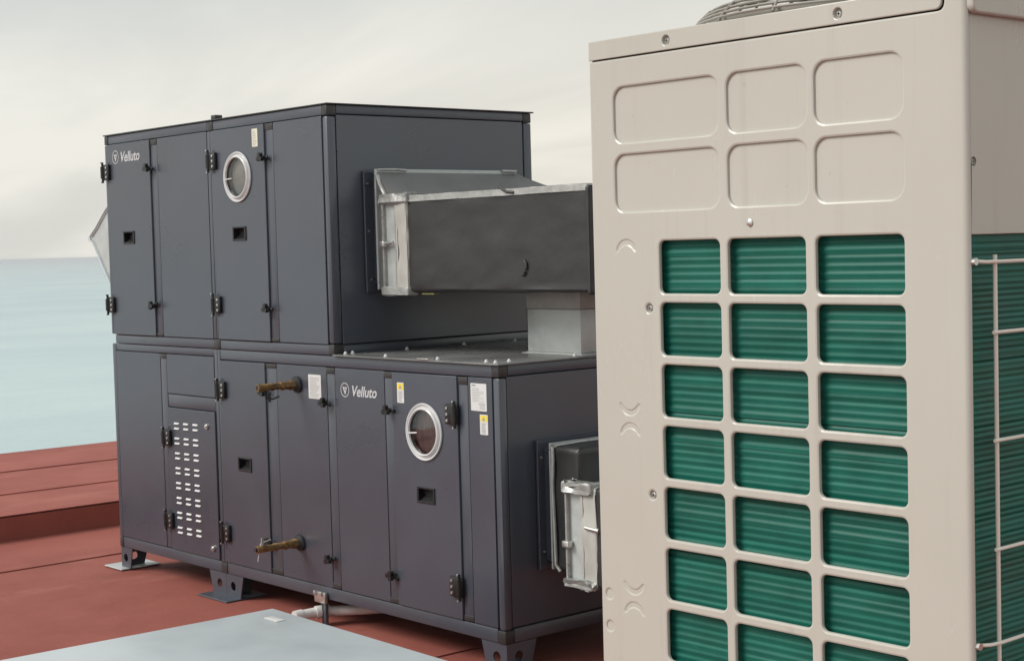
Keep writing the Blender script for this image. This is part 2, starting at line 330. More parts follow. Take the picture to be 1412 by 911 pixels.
# --- upper storey frame, front
CB = 0.05
post(XL, XL+0.034, ZM+0.05, ZT-0.046)                                   # left corner
post(-2.549, -2.489, 1.208, 2.163)
post(-2.019, -1.9925, ZM+0.05, ZT-0.046); post(-1.9905, -1.968, ZM+0.05, ZT-0.046)
post(-1.525, -1.465, 1.208, 2.163)
post(XU-0.036, XU, ZM+0.05, ZT-0.046, 0.0, 0.046, bev=0.010)
rail(XL+0.036, -2.021, 2.167, ZT); rail(-1.966, XU-0.038, 2.167, ZT)
rail(XL+0.036, -2.021, ZM+0.003, 1.204); rail(-1.966, XU-0.038, ZM+0.003, 1.204)
# --- lower storey frame, front
post(XL, XL+0.034, ZB+0.05, ZM)
post(-2.530, -2.474, 0.172, 1.122)
post(-2.024, -1.997, ZB+0.05, ZM); post(-1.995, -1.974, ZB+0.05, ZM)
for a, b in ((-1.583, -1.501), (-1.112, -1.056), (-0.706, -0.652), (-0.237, -0.182)): post(a, b, 0.172, 1.110)
post(-0.037, 0.0, ZB+0.05, ZM-0.046, 0.0, 0.04, bev=0.010)
rail(XL+0.036, -2.026, 1.126, ZM); rail(-1.972, -0.039, 1.114, ZM)
rail(XL+0.036, -2.026, ZB, 0.168); rail(-1.972, -0.046, ZB, 0.168)
rail(-2.470, -2.028, 0.868, 0.929)
# short dark end caps where a mullion meets its rail
for x0, x1, z0, z1 in ((-2.549, -2.489, 2.135, 2.163), (-1.525, -1.465, 2.135, 2.163), (-2.549, -2.489, 1.208, 1.226), (-1.525, -1.465, 1.208, 1.226),
                       (-2.53, -2.474, 1.1, 1.122), (-1.112, -1.056, 1.084, 1.11), (-0.706, -0.652, 1.084, 1.11), (-0.237, -0.182, 1.08, 1.11), (-1.583, -1.501, 1.09, 1.11),
                       (-1.583, -1.501, 0.172, 0.195), (-1.112, -1.056, 0.172, 0.195), (-0.706, -0.652, 0.172, 0.195), (-0.237, -0.182, 0.172, 0.195)):
    box('end_cap', x0-0.0015, x1+0.0015, -0.0025, 0.03, z0, z1, 'lip', ahu, 0.002)
# corner blocks
for x0, x1, y0, y1, z0, z1 in ((XU-0.036, XU+0.001, -0.001, 0.048, ZT-0.044, ZT), (-0.037, 0.001, -0.001, 0.045, ZM-0.044, ZM), (-0.044, 0.001, -0.001, 0.045, ZB-0.001, ZB+0.049),
                               (XL-0.001, XL+0.034, -0.001, 0.045, ZT-0.044, ZT), (XL-0.001, XL+0.034, -0.001, 0.045, ZB-0.001, ZB+0.049), (-2.019, -1.968, -0.001, 0.04, ZT-0.044, ZT),
                               (-2.024, -1.974, -0.001, 0.04, ZB-0.001, ZB+0.049), (-2.019, -1.968, -0.001, 0.04, ZM+0.002, ZM+0.048), (XU-0.036, XU+0.001, -0.001, 0.048, ZM+0.003, ZM+0.048),
                               (XU-0.05, XU+0.001, DEP-0.046, DEP+0.001, ZT-0.044, ZT), (XU-0.05, XU+0.001, DEP-0.046, DEP+0.001, ZM+0.009, ZM+0.048)):
    box('corner_block', x0, x1, y0, y1, z0, z1, 'lip', ahu, 0.004)
# --- end faces (+X): upper, then lower, and plain skins for the far sides
post(XU-0.05, XU, ZM+0.05, ZT-0.046, DEP-0.045, DEP, bev=0.004)
box('rail', XU-0.05, XU-0.001, 0.050, DEP-0.047, 2.172, ZT, 'frame', ahu, 0.003)
box('rail', XU-0.05, XU-0.001, 0.050, DEP-0.047, ZM+0.003, 1.202, 'frame', ahu, 0.003)
link('end_panel', plate(rrect(0.050, DEP-0.049, 1.206, 2.168, 0.004), [rrect(0.30, 0.95, 1.50, 1.86, 0.01)], 0.03, 0.003, SIDE, XU-0.004), 'paint', ahu)
box('rail', -0.05, -0.001, 0.047, DEP-0.047, 1.119, ZM, 'frame', ahu, 0.003)
box('rail', -0.05, -0.001, 0.047, DEP-0.047, ZB, 0.168, 'frame', ahu, 0.003)
link('end_panel', plate(rrect(0.042, DEP-0.049, 0.172, 1.115, 0.004), [rrect(0.27, 0.95, 0.45, 0.80, 0.01)], 0.03, 0.003, SIDE, -0.004), 'paint', ahu)
post(-0.05, 0.0, ZB, ZM, DEP-0.045, DEP, bev=0.004)
box('far_end_panel', XL, XL+0.012, 0.052, DEP-0.002, ZB, ZT, 'paint', ahu, 0.003)
box('lower_back_panel', XL+0.014, -0.052, DEP-0.012, DEP, ZB, ZM, 'paint', ahu, 0.003)
box('upper_back_panel', XL+0.014, XU-0.052, DEP-0.012, DEP, ZM+0.002, ZT, 'paint', ahu, 0.003)
box('base_panel', XL+0.02, -0.05, 0.052, DEP-0.02, ZB+0.002, ZB+0.012, 'frame', ahu)
# --- roofs
ru = box('roof_sheet', XL-0.006, XU+0.010, -0.007, DEP+0.012, ZT+0.001, ZT+0.007, 'lip', ahu, 0.002)
box('lifting_lug', -2.012, -1.972, 0.02, 0.06, ZT+0.009, ZT+0.030, 'lip', ahu, 0.004)
rl = box('roof_sheet', XU+0.003, 0.014, -0.013, DEP+0.012, ZM+0.001, ZM+0.008, 'roofplate', ahu, 0.002)
bm = bmesh.new(); acyl(bm, (0, 0, 0), (0, 0, 0.004), 0.009, 12); acyl(bm, (0, 0, 0.004), (0, 0, 0.011), 0.0065, 10, r1=0.0045)
bolt0 = None
for bx_, by_ in ((-1.02, 0.035), (-0.722, 0.022), (-0.385, 0.022), (-0.093, 0.022), (-0.028, 0.012), (-0.035, 0.085), (-1.025, 0.075), (-1.022, 0.36), (-1.022, 0.68), (-1.022, 0.98), (-0.03, 0.42), (-0.03, 0.75)):
    if bolt0 is None: bolt0 = bm_obj('roof_bolt', bm, 'white', ahu, (bx_, by_, ZM+0.008))
    else: copy_to(bolt0, ahu, (bx_, by_, ZM+0.008))
box('clip', -0.47, -0.40, -0.017, 0.03, ZM+0.0085, ZM+0.014, 'steel', ahu, 0.002)

# --- panels and doors on the front
def panel(x0, x1, z0, z1, name='panel', proud=0.006, mm='paint'):
    return link(name, plate(rrect(x0+GAP, x1-GAP, z0+GAP, z1-GAP, 0.004, 2), [], 0.022, 0.0025, FRONT, proud), mm, ahu)
panel(-2.489, -2.019, 1.204, 2.167, proud=0.001); panel(-1.465, XU-0.037, 1.204, 2.167, proud=0.001)
panel(XL+0.034, -2.530, 0.168, 1.126, proud=0.001); panel(-2.474, -2.026, 0.929, 1.126, proud=0.001)
panel_pipes = panel(-1.501, -1.112, 0.168, 1.114, proud=0.001)
panel(-1.056, -0.706, 0.168, 1.114, proud=0.001); panel(-0.182, -0.037, 0.168, 1.114, proud=0.001)
def door(x0, x1, z0, z1, win=None, handle=None):
    holes = []
    if win: holes.append(circ(win[0], win[1], 0.100, 40))
    if handle: holes.append(rrect(handle[0]-0.047, handle[0]+0.047, handle[1]-0.024, handle[1]+0.024, 0.004, 2))
    return link('door', plate(rrect(x0+GAP*1.2, x1-GAP*1.2, z0+GAP*1.2, z1-GAP*1.2, 0.005, 2), holes, 0.022, 0.0025, FRONT, 0.007), 'paint', ahu)
H1, H2, H3, H4 = (-2.786, 1.694), (-1.751, 1.689), (-1.775, 0.643), (-0.445, 0.634)
W2, W4 = (-1.749, 1.942), (-0.444, 0.884)
door1 = door(XL+0.034, -2.549, 1.204, 2.167, None, H1)
door2 = door(-1.968, -1.525, 1.204, 2.167, W2, H2)
door3 = door(-1.974, -1.583, 0.168, 1.114, None, H3)
door4 = door(-0.652, -0.237, 0.168, 1.114, W4, H4)
louvred = link('louvre_door', plate(rrect(-2.474+GAP, -2.028-GAP, 0.168+GAP, 0.868-GAP, 0.004, 2), [], 0.022, 0.0025, FRONT, 0.006), 'paint', ahu)
louvred['label'] = 'small service door with three columns of pale slotted louvres'
# louvres
bm = bmesh.new()
for (a, h) in ((0.0, 0.0),):
    P = [(-0.023, 0, 0.0045), (0.023, 0, 0.0045), (0.023, 0, -0.004), (-0.023, 0, -0.004), (-0.020, -0.006, -0.0035), (0.020, -0.006, -0.0035)]
    v = [bm.verts.new(p) for p in P]
    for q in ((0, 1, 5, 4), (1, 2, 5), (0, 4, 3), (3, 4, 5, 2), (0, 3, 2, 1)): bm.faces.new([v[i] for i in q])
lv0 = None
for c in range(3):
    for r_ in range(8):
        for k in range(2):
            q = (-2.385+0.088*c, -0.0062, 0.790-0.0722*r_-0.0245*k+0.002*c)
            if lv0 is None: lv0 = bm_obj('louvre', bm, 'louvre', louvred, q, sm=False)
            else: copy_to(lv0, louvred, q)
bm = bmesh.new(); acyl(bm, (0, 0, 0), (0, -0.008, 0), 0.013, 16); acyl(bm, (0, -0.008, 0), (0, -0.014, 0), 0.007, 8)
lk = bm_obj('lock', bm, 'steel', louvred, (-2.098, -0.006, 0.795)); copy_to(lk, louvred, (-2.078, -0.006, 0.222))

# recessed handles
def make_handle():
    bm = bmesh.new()
    for q in ((-0.056, 0.056, 0.024, 0.032), (-0.056, 0.056, -0.032, -0.024), (-0.056, -0.045, -0.024, 0.024), (0.045, 0.056, -0.024, 0.024)):
        abox(bm, q[0], q[1], -0.005, 0.004, q[2], q[3], 0.0015, 0, 1)
    v = [bm.verts.new(p) for p in ((-0.045, 0.002, 0.024), (0.045, 0.002, 0.024), (0.045, 0.002, -0.024), (-0.045, 0.002, -0.024), (-0.045, 0.026, 0.024), (0.045, 0.026, 0.024), (0.045, 0.026, -0.004), (-0.045, 0.026, -0.004))]
    for q in ((4, 5, 6, 7), (0, 1, 5, 4), (3, 7, 6, 2), (0, 4, 7, 3), (1, 2, 6, 5)): bm.faces.new([v[i] for i in q])
    return bm
hd = None
for (hx, hz), d in ((H1, door1), (H2, door2), (H3, door3), (H4, door4)):
    if hd is None: hd = bm_obj('handle', make_handle(), 'black', d, (hx, -0.007, hz), sm=False)
    else: copy_to(hd, d, (hx, -0.007, hz))
# hinges (barrel to the left; mirrored by turning half a circle about Y)
bm = bmesh.new()
acyl(bm, (-0.022, -0.016, -0.052), (-0.022, -0.016, 0.052), 0.006, 12)
acyl(bm, (-0.022, -0.016, -0.030), (-0.022, -0.016, 0.030), 0.011, 14)
abox(bm, -0.022, 0.036, -0.018, -0.001, -0.040, 0.040, 0.006)
abox(bm, -0.034, -0.018, -0.013, -0.001, -0.040, 0.040, 0.004)
for zz in (-0.024, 0.0, 0.024): acyl(bm, (0.020, -0.017, zz), (0.020, -0.021, zz), 0.0058, 10, mi=1)
for zz in (-0.050, 0.050): acyl(bm, (-0.022, -0.022, zz), (-0.022, -0.026, zz), 0.004, 8, mi=1)
hg = None
for x_, z_, flip, d in ((-2.990, 2.026, 0, door1), (-2.990, 1.357, 0, door1), (-1.958, 2.024, 0, door2), (-1.958, 1.367, 0, door2), (-2.470, 0.717, 0, louvred), (-2.476, 0.313, 0, louvred),
                        (-1.948, 0.975, 0, door3), (-1.950, 0.311, 0, door3), (-0.262, 0.965, 1, door4), (-0.262, 0.300, 1, door4)):
    rot = (0, math.pi if flip else 0, 0)
    if hg is None: hg = bm_obj('hinge', bm, ['black', 'steel'], d, (x_, -0.006, z_))
    else: copy_to(hg, d, (x_, -0.006, z_), rot)
# star-knob latches
bm = bmesh.new(); acyl(bm, (0, 0.0, 0), (0, -0.022, 0), 0.009, 10); abox(bm, -0.030, 0.034, -0.012, -0.002, -0.007, 0.007, 0.003)
for k in range(3):
    a = R(90+120*k); acyl(bm, (0.012*math.cos(a), -0.018, 0.012*math.sin(a)), (0.012*math.cos(a), -0.034, 0.012*math.sin(a)), 0.0105, 10)
acyl(bm, (0, -0.016, 0), (0, -0.032, 0), 0.012, 10)
lt = None
for x_, z_, ang, d in ((-2.546, 2.025, 10, door1), (-2.546, 1.358, -20, door1), (-1.524, 2.016, 0, door2), (-1.524, 1.355, 8, door2), (-1.578, 0.985, 15, door3), (-1.576, 0.312, 0, door3),
                       (-1.108, 0.964, 20, panel_pipes), (-1.106, 0.297, -10, panel_pipes), (-0.664, 0.957, 0, door4), (-0.668, 0.290, 30, door4)):
    if lt is None: lt = bm_obj('latch', bm, 'black', d, (x_, -0.006, z_), rot=(0, R(ang), 0))
    else: copy_to(lt, d, (x_, -0.006, z_), (0, R(ang), 0))
# portholes
def porthole(c, d, reflection_mat):
    bm = bmesh.new()
    alathe(bm, [(0.100, -0.012), (0.112, 0.000), (0.1135, 0.005), (0.111, 0.009), (0.107, 0.008), (0.105, 0.003), (0.098, 0.002), (0.0955, 0.012), (0.092, 0.015), (0.088, 0.014), (0.0865, 0.006)], 48)
    bm_obj('porthole_ring', bm, 'ringplastic', d, (c[0], -0.007, c[1]))
    bm = bmesh.new(); alathe(bm, [(0.0862, 0.004), (0.055, 0.0065), (0.028, 0.008), (0.002, 0.0085)], 40)
    bm_obj('porthole_pane', bm, 'acrylic', d, (c[0], -0.007, c[1]))
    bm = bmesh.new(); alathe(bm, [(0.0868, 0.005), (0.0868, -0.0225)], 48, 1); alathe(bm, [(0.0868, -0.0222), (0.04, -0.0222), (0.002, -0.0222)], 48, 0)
    bm_obj('porthole_reflection_cup', bm, [reflection_mat, 'lip'], d, (c[0], -0.007, c[1]))  # dark side wall; the back disc carries the painted reflection
    bm = bmesh.new(); acyl(bm, (-0.078, -0.012, 0), (-0.040, -0.008, 0.003), 0.0032, 8); acyl(bm, (-0.08, -0.017, 0), (-0.074, -0.012, 0), 0.005, 8)
    bm_obj('porthole_clip', bm, 'white', d, (c[0], -0.007, c[1]-0.008))
porthole(W2, door2, 'sky_reflection'); porthole(W4, door4, 'roof_reflection')

# lettering and emblem
def logo(cx, cz, rad, tx, tz, size, parent, y):
    ring = plate(circ(cx, cz, rad, 36), [circ(cx, cz, rad*0.90, 36)], 0.0008, 0.0, FRONT, y)
    link('emblem_ring', ring, 'logo', parent)
    s = rad/0.033
    V = [(-0.017, 0.013), (-0.010, 0.015), (0.003, -0.009), (0.008, 0.006), (-0.002, 0.006), (-0.004, 0.012), (0.016, 0.013), (0.004, -0.020), (0.000, -0.020)]
    me = plate([(cx+a*s, cz+b*s) for a, b in V], [], 0.0008, 0.0, FRONT, y); link('emblem', me, 'logo', parent)
    link('lettering', text_mesh('Velluto', size, 0.24, 0.0011*size/0.075, 0.98), 'logo', parent, (tx, -y+0.0002, tz))
logo(-2.897, 2.098, 0.033, -2.850, 2.072, 0.0705, door1, 0.0078)
logo(-0.982, 1.022, 0.030, -0.938, 0.999, 0.062, ahu, 0.0018)
# stickers
def sticker(x0, x1, z0, z1, y, parent, kind, mm='sticker'):
    s = link('sticker', plate(rrect(x0, x1, z0, z1, 0.003, 2), [], 0.0008, 0.0, FRONT, y+0.0008), mm, parent)
    w, h = x1-x0, z1-z0; bm = bmesh.new(); yy = -(y+0.0014)
    def quad(a, b, c, d, mi=0):
        f = bm.faces.new([bm.verts.new(p) for p in ((x0+a*w, yy, z0+c*h), (x0+b*w, yy, z0+c*h), (x0+b*w, yy, z0+d*h), (x0+a*w, yy, z0+d*h))]); f.material_index = mi
    if kind == 'warn':
        quad(0.08, 0.92, 0.66, 0.95, 1)
        f = bm.faces.new([bm.verts.new(p) for p in ((x0+0.28*w, yy-0.0006, z0+0.70*h), (x0+0.72*w, yy-0.0006, z0+0.70*h), (x0+0.5*w, yy-0.0006, z0+0.91*h))]); f.material_index = 0
        for k in range(6): quad(0.2, random.uniform(0.6, 0.82), 0.08+0.09*k, 0.12+0.09*k)
    elif kind == 'plate':
        quad(0.08, 0.32, 0.90, 0.95); quad(0.5, 0.9, 0.24, 0.27)
        for k in range(9): quad(0.1, random.uniform(0.45, 0.9), 0.34+0.058*k, 0.352+0.058*k)
        for k in range(3): quad(0.55, 0.9, 0.08+0.05*k, 0.095+0.05*k)
    else:
        for k in range(10): quad(0.12, random.uniform(0.6, 0.9), 0.08+0.085*k, 0.105+0.085*k)
    bm_obj('print', bm, ['print', 'yellow'], s, sm=False)
    return s
sticker(-1.622, -1.576, 2.068, 2.147, 0.007, door2, 'text', 'cream_sticker')
sticker(-1.250, -1.156, 0.973, 1.076, 0.001, panel_pipes, 'text')
sticker(-0.614, -0.570, 0.990, 1.071, 0.007, door4, 'warn')
sticker(-0.162, -0.070, 0.985, 1.089, 0.001, ahu, 'plate'); sticker(-0.112, -0.066, 0.897, 0.973, 0.001, ahu, 'warn')
# pipe stubs out of the coil panel
def pipe(z, x, L_, valve):
    bm = bmesh.new()
    acyl(bm, (x, 0.0, z), (x, -0.012, z), 0.036, 24, 1); acyl(bm, (x, -0.012, z), (x, -0.024, z), 0.031, 24, 1, r1=0.024)
    acyl(bm, (x, -0.02, z), (x, -0.050, z), 0.022, 6); acyl(bm, (x, -0.050, z), (x, -0.075, z), 0.0185, 16, r1=0.017)
    acyl(bm, (x, -0.07, z), (x, -L_, z), 0.0145, 16); acyl(bm, (x, -L_, z), (x, -L_-0.012, z), 0.0165, 16); acyl(bm, (x, -L_-0.012, z), (x, -L_-0.0125, z), 0.011, 12, 1); acyl(bm, (x, -0.078, z), (x, -0.092, z), 0.0205, 6); acyl(bm, (x, -0.125, z), (x, -0.140, z), 0.0175, 6)
    for k in range(6): acyl(bm, (x, -L_+0.012+0.006*k, z), (x, -L_+0.015+0.006*k, z), 0.0157, 14)
    if valve: acyl(bm, (x, -L_-0.012, z), (x, -L_-0.02, z), 0.009, 10, 1); 
    o = bm_obj('pipe_stub', bm, ['brass', 'rubber'], panel_pipes)
    return o
p1 = pipe(1.028, -1.333, 0.195, False); p2 = pipe(0.337, -1.350, 0.215, True)
bm = bmesh.new(); acyl(bm, (-1.35, -0.20, 0.345), (-1.35, -0.20, 0.385), 0.004, 6); acyl(bm, (-1.35, -0.205, 0.360), (-1.35, -0.155, 0.372), 0.0035, 6); acyl(bm, (-1.35, -0.2, 0.35), (-1.35, -0.2, 0.36), 0.010, 8)
bm_obj('bleed_valve', bm, 'steel', p2)
bm = bmesh.new(); atube(bm, [(-1.35, -0.215, 0.322), (-1.351, -0.219, 0.30), (-1.354, -0.220, 0.285)], 0.0018, 6)
bm_obj('cable_tie', bm, 'white', p2)
bm = bmesh.new(); atube(bm, [(-1.333, -0.17, 1.014), (-1.334, -0.165, 0.985), (-1.333, -0.13, 0.975), (-1.33, -0.10, 0.985)], 0.004, 6); acyl(bm, (-1.333, -0.15, 1.0), (-1.333, -0.15, 0.965), 0.008, 8)
bm_obj('bleed_valve', bm, 'rubber', p1)

# --- legs: folded corner brackets on foot plates
def leg(x, y, sx, sy, wx=0.145, wy=0.150, foot=None, fm='frame'):
    """corner at (x, y); the flanges run sx along X and sy along Y, inwards"""
    lg = bpy.data.objects.new('leg', None); COL.objects.link(lg); lg.parent = ahu; lg.empty_display_size = 0.05
    def trap(w): return [(0, 0.008), (0, ZB-0.002), (w, ZB-0.002), (w*0.80, 0.008)]
    hol = circ(wx*0.40, 0.060, 0.021, 20)
    T = [(x+sx*a, b) for a, b in trap(wx)]; Hh = [(x+sx*a, b) for a, b in hol]
    link('bracket', plate(T, [Hh], 0.006, 0.0008, FRONT, -(y+0.004*sy) if sy > 0 else -(y-0.010)), 'frame', lg)
    hol = circ(wy*0.40, 0.060, 0.021, 20)
    T = [(y+sy*(a+0.008), b) for a, b in trap(wy)]; Hh = [(y+sy*(a+0.008), b) for a, b in hol]
    link('bracket', plate(T, [Hh], 0.006, 0.0008, SIDE, (x-0.003) if sx < 0 else (x+0.009)), 'frame', lg)
    if foot: box('foot_plate', *foot, 0.003, 0.010, fm, lg, 0.002, 1)
    return lg
leg(XL, 0.0, 1, 1, 0.115, 0.15, (-3.13, -2.945, -0.040, 0.185), 'galv')
leg(-1.995, 0.0, -1, 1, 0.148, 0.15, (-2.130, -1.868, -0.075, 0.150)); leg(-1.994, 0.0, 1, 1, 0.148, 0.15)
leg(0.0, 0.0, -1, 1, 0.146, 0.15, (-0.150, 0.06, -0.05, 0.18))
for x_, sx in ((XL, 1), (-1.995, -1), (0.0, -1)): leg(x_, DEP, sx, -1, 0.146, 0.15, (x_-0.13, x_+0.13, DEP-0.16, DEP+0.05))

# ================================================================== drain
dr = empty('drain_pipe', (AX-1.2, AY, 0), label='white plastic condensate drain pipe with grey clip under the dark unit', cat='pipe')
bm = bmesh.new(); atube(bm, [(0.30, 0.30, 0.085), (0.22, 0.22, 0.072), (0.12, 0.13, 0.062), (0.05, 0.065, 0.058), (0.0, 0.02, 0.056), (-0.02, -0.05, 0.054), (-0.028, -0.125, 0.050)], 0.022, 14)
acyl(bm, (0.002, 0.03, 0.0565), (-0.014, -0.028, 0.0545), 0.028, 16); acyl(bm, (-0.026, -0.09, 0.0518), (-0.028, -0.127, 0.050), 0.026, 16)
bm_obj('pipe', bm, 'pvc', dr)
bm = bmesh.new(); abox(bm, -0.035, 0.045, -0.020, -0.003, 0.098, 0.146, 0.004); abox(bm, -0.028, -0.014, -0.030, -0.016, 0.130, 0.150, 0.003); abox(bm, 0.020, 0.034, -0.030, -0.016, 0.130, 0.150, 0.003)
bm_obj('clip', bm, 'steel', dr)
box('hanger', 0.026, 0.044, -0.016, 0.0, 0.003, 0.098, 'frame', dr, 0.003); box('hanger', 0.012, 0.022, -0.014, 0.0, 0.003, 0.098, 'lip', dr, 0.003)

# ================================================================== ducts
def loft(bm, secs, mi=0, caps=True):
    """secs: list of (x, y0, y1, z0, z1)"""
    rings = []
    for x, y0, y1, z0, z1 in secs: rings.append([bm.verts.new(p) for p in ((x, y0, z0), (x, y1, z0), (x, y1, z1), (x, y0, z1))])
    for A, B in zip(rings[:-1], rings[1:]):
        for k in range(4): bm.faces.new((A[k], A[(k+1) % 4], B[(k+1) % 4], B[k])).material_index = mi
    if caps: bm.faces.new(rings[0][::-1]).material_index = mi; bm.faces.new(rings[-1]).material_index = mi
def frame_ring(bm, x0, x1, y0, y1, z0, z1, w, bev=0.002, mi=0):
    abox(bm, x0, x1, y0, y1, z1-w, z1, bev, mi, 1); abox(bm, x0, x1, y0, y1, z0, z0+w, bev, mi, 1)
    abox(bm, x0, x1, y0, y0+w, z0+w+0.0004, z1-w-0.0004, bev, mi, 1); abox(bm, x0, x1, y1-w, y1, z0+w+0.0004, z1-w-0.0004, bev, mi, 1)
def soft_box(name, x0, x1, y0, y1, z0, z1, mm, parent, bev=0.02, amp=0.004, cuts=14, seed=0):
    from mathutils import noise as ns
    bm = bmesh.new(); abox(bm, x0, x1, y0, y1, z0, z1, 0)
    bmesh.ops.subdivide_edges(bm, edges=bm.edges[:], cuts=cuts, use_grid_fill=True)
    sharp = [e for e in bm.edges if len(e.link_faces) == 2 and e.calc_face_angle() > 1.0]
    bmesh.ops.bevel(bm, geom=sharp, offset=bev, segments=3, profile=0.5, affect='EDGES')
    bm.normal_update()
    for v in bm.verts: v.co += v.normal*amp*(ns.noise(v.co*7+Vector((seed, 0, 0)))+0.5*ns.noise(v.co*19+Vector((0, seed, 0))))
    return bm_obj(name, bm, mm, parent, ang=60)

ud = empty('insulated_duct', (AX, AY, 1.42), label='black insulated duct with white taped joint leaving the upper storey of the dark unit', cat='duct')
Z0 = 1.42
def zz(v): return v-Z0
bm = bmesh.new(); frame_ring(bm, XU+0.001, XU+0.012, 0.172, 1.020, zz(1.418), zz(1.932), 0.060); frame_ring(bm, XU+0.012, XU+0.040, 0.215, 0.985, zz(1.455), zz(1.905), 0.02)
bm_obj('wall_collar', bm, 'paint', ud)
bm = bmesh.new()
for y_, z_ in ((0.19, 1.88), (0.195, 1.475), (0.19, 1.68), (0.4, 1.925), (0.7, 1.925)): acyl(bm, (XU+0.012, y_, zz(z_)), (XU+0.016, y_, zz(z_)), 0.005, 8)
bm_obj('screws', bm, 'steel', ud)
bm = bmesh.new(); frame_ring(bm, XU+0.052, XU+0.062, 0.196, 0.992, zz(1.432), zz(1.940), 0.028)
bm_obj('flange', bm, 'galv', ud)
bm = bmesh.new(); loft(bm, [(XU+0.058, 0.206, 0.985, zz(1.440), zz(1.931)), (-0.975, 0.207, 1.045, zz(1.440), zz(1.905)), (-0.950, 0.208, 1.115, zz(1.440), zz(1.878)), (-0.925, 0.208, 1.19, zz(1.440), zz(1.856)), (-0.900, 0.208, 1.26, zz(1.436), zz(1.840)), (-0.86, 0.208, 1.34, zz(1.434), zz(1.832))])
tr = bm_obj('transition', bm, 'insul2', ud); tr['label'] = 'grey sloping transition piece between wall flange and duct'
bm = bmesh.new(); atube(bm, [(XU+0.07, 0.200, zz(1.915)), (-0.97, 0.203, zz(1.875)), (-0.945, 0.204, zz(1.84)), (-0.92, 0.202, zz(1.81))], 0.009, 8); bm_obj('sealant', bm, 'foil', ud)
bm = bmesh.new(); atube(bm, [(XU+0.064, 0.21, zz(1.936)), (XU+0.066, 0.30, zz(1.938)), (XU+0.065, 0.36, zz(1.935))], 0.006, 6); bm_obj('sealant', bm, 'foil', ud)
bm = bmesh.new(); atube(bm, [(XU+0.066, 0.90, zz(1.937)), (XU+0.068, 0.985, zz(1.936))], 0.007, 6); bm_obj('sealant', bm, 'foil', ud)
bm = bmesh.new(); frame_ring(bm, -0.950, -0.940, 0.190, 1.19, zz(1.418), zz(1.826), 0.034); frame_ring(bm, -0.862, -0.852, 0.190, 1.19, zz(1.416), zz(1.824), 0.034)
bm_obj('flange', bm, 'foil', ud)
bm = bmesh.new(); loft(bm, [(-0.945, 0.206, 1.185, zz(1.428), zz(1.815)), (-0.855, 0.206, 1.185, zz(1.428), zz(1.815))])
bm_obj('bare_sleeve', bm, 'galv', ud)
bm = bmesh.new(); abox(bm, -0.958, -0.925, 0.178, 0.204, zz(1.61), zz(1.635), 0.004); acyl(bm, (-0.94, 0.188, zz(1.622)), (-0.87, 0.188, zz(1.628)), 0.007, 8)
bm_obj('flange_clamp', bm, 'steel', ud)
soft_box('white_wrap', -0.858, -0.778, 0.192, 1.19, zz(1.422), zz(1.820), 'whitetape', ud, 0.012, 0.008, 24, 3)
soft_box('insulated_box', -0.792, 0.296, 0.200, 1.190, zz(1.420), zz(1.815), 'insul', ud, 0.022, 0.0045, 26, 5)
soft_box('foil_tape', -0.80, 0.292, 0.1965, 0.250, zz(1.793), zz(1.8205), 'foil', ud, 0.008, 0.0020, 30, 9)
soft_box('foil_tape', 0.284, 0.300, 0.1945, 1.20, zz(1.416), zz(1.812), 'insul', ud, 0.008, 0.003, 20, 11)
bm = bmesh.new(); atube(bm, [(-0.06, 0.1955, zz(1.545)), (-0.047, 0.1935, zz(1.535)), (-0.045, 0.1935, zz(1.515)), (-0.056, 0.1945, zz(1.495)), (-0.072, 0.196, zz(1.487))], 0.005, 6)
bm_obj('tear', bm, 'rubber', ud)
bm = bmesh.new(); atube(bm, [(-0.20, 0.200, zz(1.832)), (-0.18, 0.196, zz(1.822)), (-0.15, 0.194, zz(1.808)), (-0.11, 0.196, zz(1.803))], 0.006, 6)
bm_obj('tape_end', bm, 'rubber', ud)
soft_box('foil_patch', -0.962, -0.770, 0.183, 0.245, zz(1.792), zz(1.832), 'foil', ud, 0.010, 0.012, 20, 31)
soft_box('foil_patch', -0.958, -0.775, 0.184, 0.240, zz(1.408), zz(1.440), 'foil', ud, 0.008, 0.012, 20, 37)
box('tag', -0.72, -0.64, 0.215, 0.245, zz(1.411), zz(1.417), 'olive', ud, 0.001)

vd = empty('riser_duct', (AX, AY, ZM+0.0085), label='short bare galvanised riser duct standing on the lower roof under the black duct', cat='duct')
zh = 1.4185-ZM-0.0085
bm = bmesh.new(); abox(bm, -0.347, -0.028, 0.452, 0.95, 0, 0.006, 0.001, 0, 1); abox(bm, -0.343, -0.032, 0.456, 0.946, 0.0065, 0.178, 0.003)
bm_obj('lower_sleeve', bm, 'galv', vd)
box('upper_sleeve', -0.345, -0.030, 0.454, 0.948, 0.179, zh, 'galv_dull', vd, 0.003)
bm = bmesh.new(); abox(bm, -0.362, -0.010, 0.440, 0.965, 0.0, 0.003, 0.0, 0); bm_obj('base_flange', bm, 'galv', vd)

